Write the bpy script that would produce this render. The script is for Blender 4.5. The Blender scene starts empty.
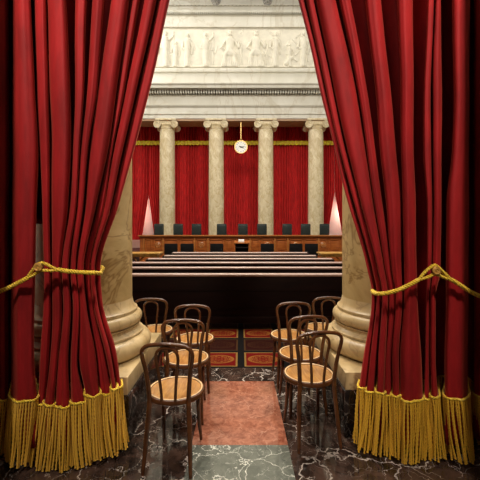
import bpy, math, random
import numpy as np
from mathutils import Vector, Matrix
random.seed(7)
PI = math.pi
sc = bpy.context.scene
col = sc.collection
EYE, F, HZ, CX = 1.62, 350.0, 228.0, 240.0
def PX(px, Y): return (px - CX) * Y / F
def PZ(py, Y): return EYE - (py - HZ) * Y / F

# ------------------------------------------------------------------ materials
class NT:
    def __init__(s, name):
        s.m = bpy.data.materials.new(name); s.m.use_nodes = True
        s.n = s.m.node_tree.nodes; s.l = s.m.node_tree.links
        s.b = s.n['Principled BSDF']
    def new(s, t, **k):
        n = s.n.new(t)
        for a, b in k.items(): setattr(n, a, b)
        return n
    def put(s, sock, v):
        if isinstance(v, bpy.types.NodeSocket): s.l.new(v, sock)
        elif v is not None: sock.default_value = v
    def co(s, scale=(1, 1, 1)):
        t = s.new('ShaderNodeTexCoord'); mp = s.new('ShaderNodeMapping')
        s.l.new(t.outputs['Object'], mp.inputs['Vector']); mp.inputs['Scale'].default_value = scale
        return mp.outputs['Vector']
    def noise(s, vec, scale, detail=4, rough=.55, dist=0):
        n = s.new('ShaderNodeTexNoise'); s.l.new(vec, n.inputs['Vector'])
        n.inputs['Scale'].default_value = scale; n.inputs['Detail'].default_value = detail
        n.inputs['Roughness'].default_value = rough; n.inputs['Distortion'].default_value = dist
        return n
    def ramp(s, fac, stops):
        r = s.new('ShaderNodeValToRGB'); s.l.new(fac, r.inputs[0])
        e = r.color_ramp.elements
        while len(e) < len(stops): e.new(.5)
        for i, (p, c) in enumerate(stops):
            e[i].position = p; e[i].color = (c, c, c, 1) if not isinstance(c, tuple) else (c[0], c[1], c[2], 1)
        return r.outputs[0]
    def math(s, op, a, b=None, c=None):
        n = s.new('ShaderNodeMath', operation=op)
        for i, v in enumerate((a, b, c)):
            if v is not None: s.put(n.inputs[i], v)
        return n.outputs[0]
    def mix(s, f, a, b, mode='MIX'):
        n = s.new('ShaderNodeMix', data_type='RGBA', blend_type=mode)
        s.put(n.inputs[0], f)
        for i, v in ((6, a), (7, b)):
            if isinstance(v, tuple): v = (v[0], v[1], v[2], 1)
            s.put(n.inputs[i], v)
        return n.outputs[2]
    def bump(s, h, strength=.3, dist=.01):
        n = s.new('ShaderNodeBump'); s.l.new(h, n.inputs['Height'])
        n.inputs['Strength'].default_value = strength; n.inputs['Distance'].default_value = dist
        s.l.new(n.outputs[0], s.b.inputs['Normal'])
    def fin(s, color, rough=.5, metal=0, **k):
        if isinstance(color, tuple): color = (color[0], color[1], color[2], 1)
        s.put(s.b.inputs['Base Color'], color); s.put(s.b.inputs['Roughness'], rough); s.b.inputs['Metallic'].default_value = metal
        for a, v in k.items(): s.b.inputs[a.replace('_', ' ')].default_value = v
        return s.m

def veined(name, dark, mid, vein, scale=2.0, width=.03, rough=.12, amount=.5, seedv=0.0, bumpy=0):
    t = NT(name); v = t.co()
    off = t.new('ShaderNodeMapping'); t.l.new(v, off.inputs[0]); off.inputs['Location'].default_value = (seedv, seedv * .7, seedv * .3)
    v = off.outputs[0]
    n1 = t.noise(v, scale * .9, 5, .6)
    w = t.new('ShaderNodeVectorMath', operation='SCALE'); t.l.new(n1.outputs['Color'], w.inputs[0]); w.inputs['Scale'].default_value = .9 / scale * 1.6
    a = t.new('ShaderNodeVectorMath', operation='ADD'); t.l.new(v, a.inputs[0]); t.l.new(w.outputs[0], a.inputs[1])
    vo = t.new('ShaderNodeTexVoronoi', feature='DISTANCE_TO_EDGE'); t.l.new(a.outputs[0], vo.inputs['Vector']); vo.inputs['Scale'].default_value = scale
    line = t.ramp(vo.outputs['Distance'], [(0, 1.0), (width * .35, .8), (width, 0.0)])
    vo2 = t.new('ShaderNodeTexVoronoi', feature='DISTANCE_TO_EDGE'); t.l.new(a.outputs[0], vo2.inputs['Vector']); vo2.inputs['Scale'].default_value = scale * 3.1
    line2 = t.ramp(vo2.outputs['Distance'], [(0, .6), (width * .9, 0.0)])
    mk = t.noise(v, scale * 1.1, 3, .6)
    mask = t.ramp(mk.outputs['Fac'], [(.5 - .25 * amount, 0.0), (.62, 1.0)])
    mk2 = t.noise(v, scale * 2.3, 3, .6)
    mask2 = t.ramp(mk2.outputs['Fac'], [(.42, 0.0), (.58, 1.0)])
    f = t.math('MAXIMUM', t.math('MULTIPLY', line, mask), t.math('MULTIPLY', line2, mask2))
    n3 = t.noise(v, scale * 2.4, 6, .68, .6)
    base = t.mix(t.ramp(n3.outputs['Fac'], [(.36, 0.0), (.66, 1.0)]), dark, mid)
    c = t.mix(f, base, vein)
    return t.fin(c, rough)

def cream(name, c1, c2, c3, scale, rough=.35, stretch=(1, 1, .6)):
    t = NT(name); v = t.co(stretch)
    n = t.noise(v, scale, 6, .62, .9); n2 = t.noise(v, scale * .45, 4, .6, 1.6)
    vein = t.ramp(n2.outputs['Fac'], [(.475, 0.0), (.5, .8), (.525, 0.0)])
    b = t.mix(t.ramp(n.outputs['Fac'], [(.35, 0.0), (.68, 1.0)]), c1, c2)
    c = t.mix(vein, b, c3)
    t.bump(n.outputs['Fac'], .12, .004)
    return t.fin(c, rough)

def plain(name, c, rough=.5, metal=0, var=.15, scale=8, stretch=(1, 1, 1), bump=0, **k):
    t = NT(name); v = t.co(stretch); n = t.noise(v, scale, 4)
    d = tuple(x * (1 - var) for x in c); l = tuple(min(1, x * (1 + var)) for x in c)
    cc = t.mix(t.ramp(n.outputs['Fac'], [(.35, 0.0), (.65, 1.0)]), d, l)
    if bump: t.bump(n.outputs['Fac'], bump, .005)
    return t.fin(cc, rough, metal, **k)

def velvet(name, c, sheen=.6, bands=0):
    t = NT(name); v = t.co((1, 1, .25)); n = t.noise(v, 9, 4, .6); v2 = t.co(); n2 = t.noise(v2, 260, 2, .6)
    d = tuple(x * .72 for x in c); l = tuple(min(1, x * 1.18) for x in c)
    cc = t.mix(t.ramp(n.outputs['Fac'], [(.35, 0.0), (.65, 1.0)]), d, l)
    t.bump(n2.outputs['Fac'], .25, .002)
    m = t.fin(cc, .72, 0, Sheen_Weight=sheen, Sheen_Roughness=.35)
    t.b.inputs['Sheen Tint'].default_value = (1, .25, .14, 1)
    t.b.inputs['Specular IOR Level'].default_value = .25
    return m

def rope_mat(name, c, scale=60):
    t = NT(name); v = t.co((1, 1, 1))
    w = t.new('ShaderNodeTexWave', wave_type='BANDS', bands_direction='DIAGONAL'); t.l.new(v, w.inputs[0])
    w.inputs['Scale'].default_value = scale; w.inputs['Distortion'].default_value = .6
    cc = t.mix(w.outputs['Fac'], tuple(x * .6 for x in c), c)
    t.bump(w.outputs['Fac'], .6, .004)
    return t.fin(cc, .5, 0, Sheen_Weight=.15)

def wood(name, c1, c2, rough=.3, scale=3, stretch=(1, 1, 8), coat=0):
    t = NT(name); v = t.co(stretch); n = t.noise(v, scale, 5, .6, .4)
    cc = t.mix(t.ramp(n.outputs['Fac'], [(.3, 0.0), (.7, 1.0)]), c1, c2)
    return t.fin(cc, rough, 0, Coat_Weight=coat, Coat_Roughness=.12)

M = {}
M['velvet'] = velvet('curtain_velvet', (.29, .008, .010), .38)
M['drape'] = velvet('drape_velvet', (.62, .022, .022), .3)
M['fringe'] = rope_mat('gold_fringe', (1.0, .55, .03), 60)
M['cord'] = rope_mat('gold_cord', (1.0, .68, .04), 30)
M['goldband'] = plain('gold_band', (1.0, .65, .02), .5, 0, .3, 9)
M['wall'] = cream('cream_wall_stone', (.60, .57, .47), (.70, .67, .58), (.54, .49, .38), .8, .7)
M['relief'] = plain('relief_stone', (.70, .655, .53), .75, 0, .08, 3)
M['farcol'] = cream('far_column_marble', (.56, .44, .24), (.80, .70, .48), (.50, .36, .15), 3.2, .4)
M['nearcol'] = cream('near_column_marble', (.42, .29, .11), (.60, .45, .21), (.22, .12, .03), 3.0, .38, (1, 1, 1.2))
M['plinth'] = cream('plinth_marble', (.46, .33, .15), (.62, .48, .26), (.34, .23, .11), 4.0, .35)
M['black_marble'] = veined('black_marble', (.008, .006, .005), (.075, .043, .032), (.66, .58, .52), 2.3, .017, .07, .85)
M['base_marble'] = veined('base_marble', (.008, .006, .005), (.03, .02, .018), (.4, .34, .3), 3.0, .02, .12, .3, 4.0)
M['pink_marble'] = veined('pink_marble', (.19, .055, .03), (.42, .165, .10), (.50, .25, .17), 6.5, .02, .07, .4, 2.0)
M['grey_marble'] = veined('grey_marble', (.085, .095, .080), (.15, .16, .135), (.80, .80, .72), 4.2, .016, .07, 1.0, 9.0)
M['bent'] = wood('bentwood', (.035, .011, .004), (.12, .040, .011), .25, 6, (1, 1, 2), .4)
M['seat'] = wood('seat_panel_wood', (.30, .125, .032), (.58, .30, .09), .17, 5, (6, 1, 1), .4)
M['seatedge'] = plain('seat_edge_wood', (.75, .52, .28), .3, 0, .1)
M['seatrim'] = wood('seat_rim_wood', (.16, .065, .018), (.30, .14, .045), .3, 6, (1, 1, 1), .3)
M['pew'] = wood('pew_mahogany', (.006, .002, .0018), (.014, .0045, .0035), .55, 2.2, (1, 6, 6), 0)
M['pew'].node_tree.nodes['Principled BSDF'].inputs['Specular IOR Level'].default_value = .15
M['pewrail'] = plain('pew_rail_mahogany', (.42, .28, .23), .35, 0, .04, 1, Coat_Weight=.4)  # pale base colour stands in for reflections along the dark rails
M['bench'] = wood('bench_wood', (.27, .060, .010), (.48, .135, .022), .38, 2.4, (1, 1, 5), .2)
M['benchtop'] = wood('bench_top_wood', (.32, .10, .02), (.50, .18, .04), .3, 2.4, (1, 5, 5), .3)
M['gilt'] = plain('gilt_wood', (.55, .30, .07), .35, .3, .25, 12)
M['brass'] = plain('brass', (.75, .50, .18), .3, .9, .1, 6)
M['black'] = plain('black_leather', (.018, .026, .024), .35, 0, .3, 20)
M['dark'] = plain('dark_metal', (.02, .018, .016), .4, .4)
M['ebony'] = plain('black_wood', (.006, .005, .005), .6)
M['ebony'].node_tree.nodes['Principled BSDF'].inputs['Specular IOR Level'].default_value = .15
M['white'] = plain('clock_dial', (.88, .86, .80), .5, 0, .03)
M['paper'] = plain('paper', (.85, .84, .80), .7, 0, .03)
M['ceil'] = plain('ceiling_plaster', (.80, .82, .86), .8, 0, .04, 2)
M['ornament'] = plain('ornament_grey', (.33, .31, .27), .7, 0, .4, 14)
M['backwall'] = plain('pale_back_wall', (.90, .80, .72), .8, 0, .05, 2)
M['darkfloor'] = plain('dark_floor', (.05, .02, .015), .5, 0, .2, 2)
M['soffit'] = plain('soffit_wood', (.36, .22, .12), .5, 0, .1, 3)

def carpet_mat():
    t = NT('patterned_carpet'); tc = t.new('ShaderNodeTexCoord'); sx = t.new('ShaderNodeSeparateXYZ')
    t.l.new(tc.outputs['Object'], sx.inputs[0]); x, y = sx.outputs[0], sx.outputs[1]
    PXd, PYd = .545, .53
    u = t.math('FRACT', t.math('DIVIDE', t.math('SUBTRACT', x, .012 - PXd * 20), PXd))      # 0..1 across one block
    vraw = t.math('DIVIDE', t.math('SUBTRACT', y, 4.05 - PYd * 10), PYd)
    v = t.math('FRACT', vraw)
    du = t.math('ABSOLUTE', t.math('SUBTRACT', u, .5)); dv = t.math('ABSOLUTE', t.math('SUBTRACT', v, .5))
    d = t.math('MAXIMUM', t.math('MULTIPLY', du, PXd), t.math('MULTIPLY', dv, PYd))   # metres from block centre
    field = t.math('LESS_THAN', d, .208); border = t.math('LESS_THAN', d, .231)
    line2 = t.math('LESS_THAN', t.math('ABSOLUTE', t.math('SUBTRACT', du, .492)), .006)
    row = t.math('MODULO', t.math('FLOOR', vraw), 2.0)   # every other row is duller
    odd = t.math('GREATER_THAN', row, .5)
    # ornament: noisy scroll inside an ellipse
    ex = t.math('DIVIDE', du, .32); ey = t.math('DIVIDE', dv, .24)
    el = t.math('SQRT', t.math('ADD', t.math('MULTIPLY', ex, ex), t.math('MULTIPLY', ey, ey)))
    cb = t.new('ShaderNodeCombineXYZ'); t.put(cb.inputs[0], t.math('MULTIPLY', du, 14.0)); t.put(cb.inputs[1], t.math('MULTIPLY', dv, 12.0))
    nz = t.noise(cb.outputs[0], 1.6, 2, .5, 1.6)
    scroll = t.math('MULTIPLY', t.math('GREATER_THAN', nz.outputs['Fac'], .52), t.math('LESS_THAN', el, 1.0))
    ring = t.math('LESS_THAN', t.math('ABSOLUTE', t.math('SUBTRACT', el, 1.0)), .09)
    orn = t.math('MAXIMUM', scroll, ring)
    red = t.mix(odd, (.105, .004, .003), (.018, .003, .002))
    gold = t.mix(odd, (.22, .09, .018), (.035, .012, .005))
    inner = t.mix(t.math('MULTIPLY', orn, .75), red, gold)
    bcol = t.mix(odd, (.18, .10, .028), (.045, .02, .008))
    c = t.mix(border, (.006, .005, .005), bcol)
    c = t.mix(field, c, inner)
    n = t.noise(t.co(), 300, 2); t.bump(n.outputs['Fac'], .3, .003)
    t.b.inputs['Specular IOR Level'].default_value = .05
    return t.fin(c, .95)
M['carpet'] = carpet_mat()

# ------------------------------------------------------------------ mesh helpers
class MB:
    def __init__(s): s.v = []; s.f = []; s.mi = []; s.m = 0
    def add(s, vs, fs):
        o = len(s.v); s.v += [tuple(p) for p in vs]; s.f += [tuple(i + o for i in f) for f in fs]; s.mi += [s.m] * len(fs)
    def box(s, x0, x1, y0, y1, z0, z1, bev=0):
        if bev:
            b = min(bev, (x1 - x0) * .45, (y1 - y0) * .45, (z1 - z0) * .45)
            vs = []; 
            import bmesh
            bm = bmesh.new(); bmesh.ops.create_cube(bm, size=1)
            for v in bm.verts: v.co = Vector(((x0 + x1) / 2 + v.co.x * (x1 - x0), (y0 + y1) / 2 + v.co.y * (y1 - y0), (z0 + z1) / 2 + v.co.z * (z1 - z0)))
            bmesh.ops.bevel(bm, geom=bm.edges[:], offset=b, segments=2, affect='EDGES', profile=.6)
            bm.verts.index_update()
            s.add([v.co for v in bm.verts], [[v.index for v in f.verts] for f in bm.faces]); bm.free(); return
        vs = [(x0, y0, z0), (x1, y0, z0), (x1, y1, z0), (x0, y1, z0), (x0, y0, z1), (x1, y0, z1), (x1, y1, z1), (x0, y1, z1)]
        s.add(vs, [(0, 3, 2, 1), (4, 5, 6, 7), (0, 1, 5, 4), (1, 2, 6, 5), (2, 3, 7, 6), (3, 0, 4, 7)])
    def tube(s, pts, r, n=8, closed=False, cap=True, flat=None):
        pts = [Vector(p) for p in pts]; N = len(pts)
        rs = r if isinstance(r, (list, tuple)) else [r] * N
        tans = []
        for i in range(N):
            a = pts[(i - 1) % N] if (closed or i > 0) else pts[i]; b = pts[(i + 1) % N] if (closed or i < N - 1) else pts[i]
            tans.append((b - a).normalized())
        up = Vector((0, 0, 1)) if abs(tans[0].z) < .9 else Vector((0, 1, 0))
        nrm = (up - tans[0] * up.dot(tans[0])).normalized()
        vs = []
        for i in range(N):
            nrm = (nrm - tans[i] * nrm.dot(tans[i])).normalized(); bn = tans[i].cross(nrm)
            for k in range(n):
                a = 2 * PI * k / n
                vs.append(pts[i] + (nrm * math.cos(a) + bn * math.sin(a)) * rs[i])
        fs = []
        for i in range(N if closed else N - 1):
            for k in range(n):
                j = (i + 1) % N
                fs.append((i * n + k, i * n + (k + 1) % n, j * n + (k + 1) % n, j * n + k))
        if cap and not closed:
            fs.append(tuple(range(n))[::-1]); fs.append(tuple((N - 1) * n + k for k in range(n)))
        s.add(vs, fs)
    def lathe(s, prof, n=48, c=(0, 0, 0), axis='Z', cap=True, squash=None):
        vs = []
        for (r, z) in prof:
            for k in range(n):
                a = 2 * PI * k / n; x, y = r * math.cos(a), r * math.sin(a)
                if axis == 'Z': p = (c[0] + x, c[1] + y, c[2] + z)
                else: p = (c[0] + x, c[1] + z, c[2] + y)
                vs.append(p)
        fs = []
        for i in range(len(prof) - 1):
            for k in range(n):
                fs.append((i * n + k, i * n + (k + 1) % n, (i + 1) * n + (k + 1) % n, (i + 1) * n + k))
        if cap:
            fs.append(tuple(range(n))[::-1]); fs.append(tuple((len(prof) - 1) * n + k for k in range(n)))
        s.add(vs, fs)
    def profile_x(s, prof, x0, x1):        # closed (y,z) polygon extruded along x
        n = len(prof); vs = [(x0, y, z) for y, z in prof] + [(x1, y, z) for y, z in prof]
        fs = [(i, (i + 1) % n, n + (i + 1) % n, n + i) for i in range(n)] + [tuple(range(n))[::-1], tuple(range(n, 2 * n))]
        s.add(vs, fs)
    def build(s, name, mats, parent=None, smooth=True, angle=40, loc=None):
        me = bpy.data.meshes.new(name); me.from_pydata(s.v, [], s.f)
        mats = mats if isinstance(mats, (list, tuple)) else [mats]
        for m in mats: me.materials.append(m)
        for i, p in enumerate(me.polygons): p.material_index = s.mi[i]; p.use_smooth = smooth
        me.validate(); me.update()
        import bmesh
        bm = bmesh.new(); bm.from_mesh(me)
        bmesh.ops.recalc_face_normals(bm, faces=bm.faces)
        if smooth:
            for e in bm.edges:
                if len(e.link_faces) == 2 and e.calc_face_angle(0) > math.radians(angle): e.smooth = False
        bm.to_mesh(me); bm.free()
        o = bpy.data.objects.new(name, me); col.objects.link(o)
        if parent: o.parent = parent
        if loc: o.location = loc
        return o

def tag(o, label, cat, group=None, kind=None):
    o['label'] = label; o['category'] = cat
    if group: o['group'] = group
    if kind: o['kind'] = kind
    return o
def thing(name, label, cat, loc=(0, 0, 0), rz=0, group=None):
    o = bpy.data.objects.new(name, None); col.objects.link(o); o.location = loc; o.rotation_euler = (0, 0, rz); o.empty_display_size = .1
    return tag(o, label, cat, group)
def struct(o): o['kind'] = 'structure'; return o
def dup(root, loc, rz, label):
    r = root.copy(); col.objects.link(r); r.location = loc; r.rotation_euler = (0, 0, rz); r['label'] = label
    for ch in list(root.children):
        c = ch.copy(); col.objects.link(c); c.parent = r
        for g in list(ch.children):
            d = g.copy(); col.objects.link(d); d.parent = c
    return r
def catmull(pts, n=8, closed=False):
    P = [Vector(p) for p in pts]; out = []; N = len(P)
    segs = N if closed else N - 1
    for i in range(segs):
        if closed: a, b, c, d = P[(i - 1) % N], P[i], P[(i + 1) % N], P[(i + 2) % N]
        else: a, b, c, d = P[max(i - 1, 0)], P[i], P[i + 1], P[min(i + 2, N - 1)]
        for k in range(n):
            t = k / n
            out.append(.5 * ((2 * b) + (c - a) * t + (2 * a - 5 * b + 4 * c - d) * t * t + (3 * b - a - 3 * c + d) * t ** 3))
    if not closed: out.append(P[-1])
    return out

# ------------------------------------------------------------------ the setting
def quad(mb, x0, x1, y0, y1, m, z=0):
    mb.m = m; mb.add([(x0, y0, z), (x1, y0, z), (x1, y1, z), (x0, y1, z)], [(0, 1, 2, 3)])
WX = 9.0
TX0, TX1, TY0, TY1 = -.362, .358, 2.613, 3.70
fl = MB()
ys = [-3, TY0, TY1, 4.05, 22.5]; xs = [-WX, TX0, TX1, WX]
for j in range(4):
    for i in range(3):
        m = 0
        if i == 1 and j == 0: m = 2
        if i == 1 and j == 1: m = 1
        if j == 3: m = 3
        quad(fl, xs[i], xs[i + 1], ys[j], ys[j + 1], m)
struct(fl.build('floor', [M['black_marble'], M['pink_marble'], M['grey_marble'], M['darkfloor']], smooth=False))

CEIL = 13.93
mb = MB(); mb.box(-WX, WX, 3.0, 22.5, CEIL, CEIL + .2); 
for i in range(9):                                # coffer ribs
    x = -8 + i * 2; mb.box(x - .15, x + .15, 3.0, 18.0, CEIL - .25, CEIL)
for j in range(8):
    y = 4 + j * 1.9; mb.box(-WX, WX, y - .15, y + .15, CEIL - .25, CEIL)
struct(mb.build('ceiling', M['ceil'], smooth=False))
for s, nm in ((-1, 'left'), (1, 'right')):
    mb = MB(); mb.box(min(s * WX, s * (WX + .3)), max(s * WX, s * (WX + .3)), 4.2, 22.5, 0, CEIL)
    struct(mb.build('wall_' + nm, M['wall'], smooth=False))
mb = MB(); mb.box(-WX, WX, 22.2, 22.5, 0, CEIL); struct(mb.build('wall_back', M['backwall'], smooth=False))

for s, nm in ((-1, 'near_left'), (1, 'near_right')):
    mb = MB(); mb.box(min(s * 1.49, s * 3.2), max(s * 1.49, s * 3.2), 1.85, 2.05, 0, 4.6)  # unseen jamb added to keep hall light off the curtain's outer edge
    struct(mb.build('wall_' + nm, M['plinth'], smooth=False))
# upper wall with the entablature (profile), dentils, panel
YW = 19.15
def z_(y, Y): return PZ(y, Y)
prof = [(20.4, 7.62), (19.16, 7.62), (19.16, z_(114.3, 19.16)), (19.10, z_(114.3, 19.16)), (19.10, z_(107.5, 19.1)), (19.02, z_(107, 19.1)), (18.97, z_(105, 19.0)),
        (19.12, z_(104.8, 19.1)), (19.12, z_(95.6, 19.1)), (19.00, z_(94.9, 19.0)), (19.3, z_(94.7, 19.0)), (19.3, z_(89.9, 19.0)), (18.80, z_(89.2, 18.8)), (18.80, z_(87.8, 18.8)), (18.52, z_(87.6, 18.5)), (18.50, z_(85.3, 18.5)), (18.40, z_(83.4, 18.4)),
        (18.40, z_(82.2, 18.4)), (19.08, z_(82.2, 18.4) + .03), (19.08, z_(72.5, 19.0)), (18.95, z_(72, 19.0)), (18.93, z_(69.3, 18.93)), (19.02, z_(68, 19.0)), (19.14, z_(67.8, 19.0)),
        (19.14, z_(27.8, 19.1)), (18.98, z_(27, 19.0)), (18.95, z_(22.5, 18.95)), (19.06, z_(22, 19.0)), (19.06, z_(15, 19.0)), (18.92, z_(14.4, 18.9)), (19.1, z_(14.3, 18.9)), (19.1, z_(12.2, 18.9)), (18.84, z_(11.8, 18.84)), (18.84, z_(10, 18.84)), (18.98, z_(9.6, 18.9)),
        (18.98, z_(5.4, 18.9)), (18.80, z_(5.0, 18.8)), (18.80, CEIL + .1), (20.4, CEIL + .1)]
mb = MB(); mb.profile_x(prof, -WX, WX)
struct(mb.build('wall_front', M['wall'], smooth=False))
mb = MB(); p = .138; n = int(15 / p)
for i in range(n):
    x = -7.5 + i * p; mb.box(x, x + .075, 18.82, 19.31, z_(93.6, 18.9), z_(90.1, 18.9))
struct(mb.build('trim_1', M['wall'], smooth=False))
mb = MB(); p = .11
for i in range(int(15 / p)):
    x = -7.5 + i * p; mb.box(x, x + .06, 18.86, 19.11, z_(13.9, 18.9), z_(12.5, 18.9))
struct(mb.build('trim_2', M['wall'], smooth=False))
# leafy row under the ceiling
mb = MB()
for i in range(70):
    x = -7 + i * .2
    mb.lathe([(0.001, 0), (.05, .005), (.075, .03), (.05, .06), (.001, .07)], 8, (x, 18.80, z_(3.9, 18.8)), 'Y')
for i in range(7):
    x = PX(216 + (i - 3) * 51.5, 18.8); mb.lathe([(0.001, -.12), (.12, -.10), (.2, -.03), (.26, .0)], 10, (x, 18.8, z_(1.0, 18.8)), 'Y')
struct(mb.build('trim_3', M['ornament'], smooth=False))
mb = MB(); mb.box(-WX, WX, 19.2, 20.35, 7.50, 7.625); struct(mb.build('trim_4', M['soffit'], smooth=False))

# carved relief: generic robed figures as one height field
def relief():
    z0, z1 = z_(67.6, 19.1), z_(28.0, 19.1); H = z1 - z0; X0, X1 = -5.3, 5.3
    nx, nz = 620, 132
    gx = np.linspace(X0, X1, nx); gz = np.linspace(0, H, nz); GX, GZ = np.meshgrid(gx, gz)
    h = np.zeros_like(GX)
    def cap(ax, az, bx, bz, ra, rb, top=1.0):
        nonlocal h
        dx, dz = bx - ax, bz - az; L = dx * dx + dz * dz + 1e-9
        t = np.clip(((GX - ax) * dx + (GZ - az) * dz) / L, 0, 1)
        d = np.hypot(GX - ax - t * dx, GZ - az - t * dz); r = ra + (rb - ra) * t
        v = np.where(d < r, top * np.sqrt(np.clip(1 - (d / r) ** 2, 0, 1)) * np.minimum(r, .16), 0)
        h = np.maximum(h, v)
    rnd = random.Random(3)
    def stand(x, s=1.0, arm=1):
        k = H / 2.2 * s
        lean = rnd.uniform(-.04, .04)
        cap(x, .12 * k, x + lean, 1.15 * k, .17 * k, .15 * k)               # robe
        for q in (-.09, -.02, .06, .12): cap(x + q * k * 1.5, .08 * k, x + q * k * .7, 1.0 * k, .04 * k, .03 * k, 2.4)
        cap(x + lean, 1.1 * k, x + lean, 1.55 * k, .18 * k, .20 * k)
        cap(x + lean, 1.6 * k, x + lean, 1.75 * k, .07 * k, .07 * k)
        cap(x + lean, 1.84 * k, x + lean, 1.92 * k, .10 * k, .095 * k, 1.3)
        cap(x - .2 * k, 1.55 * k, x - .28 * k, 1.15 * k, .075 * k, .06 * k, 1.3)
        cap(x - .28 * k, 1.15 * k, x - .08 * k, 1.0 * k, .06 * k, .05 * k, 1.5)
        if arm: cap(x + .2 * k, 1.55 * k, x + .33 * k, 1.2 * k, .075 * k, .06 * k, 1.3); cap(x + .33 * k, 1.2 * k, x + .30 * k, .8 * k, .06 * k, .05 * k, 1.3)
        else: cap(x + .2 * k, 1.55 * k, x + .4 * k, 1.75 * k, .075 * k, .06 * k, 1.3); cap(x + .42 * k, .2 * k, x + .42 * k, 2.0 * k, .025 * k, .025 * k, 2)
    def seated(x, f=1):
        k = H / 2.2
        cap(x, .75 * k, x, 1.5 * k, .22 * k, .24 * k); cap(x, 1.55 * k, x, 1.72 * k, .08 * k, .08 * k)
        cap(x, 1.82 * k, x, 1.93 * k, .12 * k, .11 * k, 1.3)
        for q in (-1, 1):
            cap(x + q * .10 * k, .85 * k, x + q * .25 * k, .70 * k, .16 * k, .15 * k, 1.1); cap(x + q * .26 * k, .70 * k, x + q * .30 * k, .12 * k, .13 * k, .10 * k, 1.2)
            cap(x + q * .42 * k, .06 * k, x + q * .30 * k, .06 * k, .06 * k, .06 * k, 2)
        for q in (-.38, -.2, -.08, .05, .17, .36): cap(x + q * 1.15 * k, .08 * k, x + q * .6 * k, .95 * k, .06 * k, .04 * k, 2.0)
        cap(x, .12 * k, x, .8 * k, .24 * k, .2 * k, .6)
        cap(x - .25 * k, 1.48 * k, x - .48 * k, 1.12 * k, .08 * k, .07 * k, 1.3); cap(x + .25 * k, 1.48 * k, x + .48 * k, 1.12 * k, .08 * k, .07 * k, 1.3)
        cap(x - .48 * k, 1.12 * k, x - .2 * k, .95 * k, .065 * k, .05 * k, 1.4); cap(x + .48 * k, 1.12 * k, x + .5 * k, 1.5 * k, .065 * k, .05 * k, 1.4)
        cap(x + .62 * k, .05 * k, x + .62 * k, 1.3 * k, .05 * k, .05 * k, 1)
    for px in (140, 153, 166, 187, 206): stand(PX(px, 19.1), rnd.uniform(.94, 1.03), px % 2)
    stand(PX(175, 19.1), .72, 1)
    seated(PX(230, 19.1)); seated(PX(256, 19.1))
    for px in (275, 303, 316, 330, 343): stand(PX(px, 19.1), rnd.uniform(.94, 1.03), px % 2)
    stand(PX(290, 19.1), .66, 1); cap(PX(286, 19.1), .2, PX(291, 19.1), .5, .12, .12)
    # smooth clutter between the figures: drapery and wings
    for i in range(46):
        x = rnd.uniform(-5, 5); z = rnd.uniform(.3, 1.9); a = rnd.uniform(-1.2, 1.2) + PI / 2; l = rnd.uniform(.2, .5)
        cap(x, z, x + math.cos(a) * l, min(z + math.sin(a) * l, 2.1), .05, .03, .8)
    cap(X0, .03, X1, .03, .06, .06)
    h = (h + np.roll(h, 1, 0) + np.roll(h, -1, 0) + np.roll(h, 1, 1) + np.roll(h, -1, 1)) / 5
    edge = np.minimum(1, np.minimum(GZ, H - GZ) / .03); h *= edge
    mb = MB()
    vs = [(gx[i], 19.12 - 1.05 * float(h[j, i]), z0 + gz[j]) for j in range(nz) for i in range(nx)]
    fs = [(j * nx + i, j * nx + i + 1, (j + 1) * nx + i + 1, (j + 1) * nx + i) for j in range(nz - 1) for i in range(nx - 1)]
    mb.add(vs, fs)
    mb.box(X0, X1, 19.125, 19.16, z0, z1)
    o = mb.build('carved_frieze', M['relief'], angle=70)
    tag(o, 'cream stone frieze of carved robed figures high on the far wall', 'carving')
relief()

# ------------------------------------------------------------------ columns
def volute(mb, c, s, r, y0, y1):       # spiral roll seen from the front, axis along Y
    # body roll
    prof = [(r * .55, y0 + .02), (r, y0), (r * .93, y0 + .03), (r * .62, (y0 + y1) / 2), (r * .93, y1 - .03), (r, y1), (r * .55, y1 - .02)]
    n = 28; vs = []
    for (rr, y) in prof:
        for k in range(n): a = 2 * PI * k / n; vs.append((c[0] + rr * math.cos(a), y, c[2] + rr * math.sin(a)))
    fs = [(i * n + k, i * n + (k + 1) % n, (i + 1) * n + (k + 1) % n, (i + 1) * n + k) for i in range(len(prof) - 1) for k in range(n)]
    fs += [tuple(range(n)), tuple((len(prof) - 1) * n + k for k in range(n))[::-1]]
    mb.add(vs, fs)
    for y in (y0 - .005, y1 + .005):
        pts = []
        for k in range(40):
            a = k / 39 * 2.1 * 2 * PI; rr = r * (1.0 - .82 * k / 39)
            pts.append((c[0] - s * rr * math.sin(a), y, c[2] + rr * math.cos(a)))
        mb.tube(pts, [r * .13 * (1 - .5 * k / 39) for k in range(40)], 6)
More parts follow.
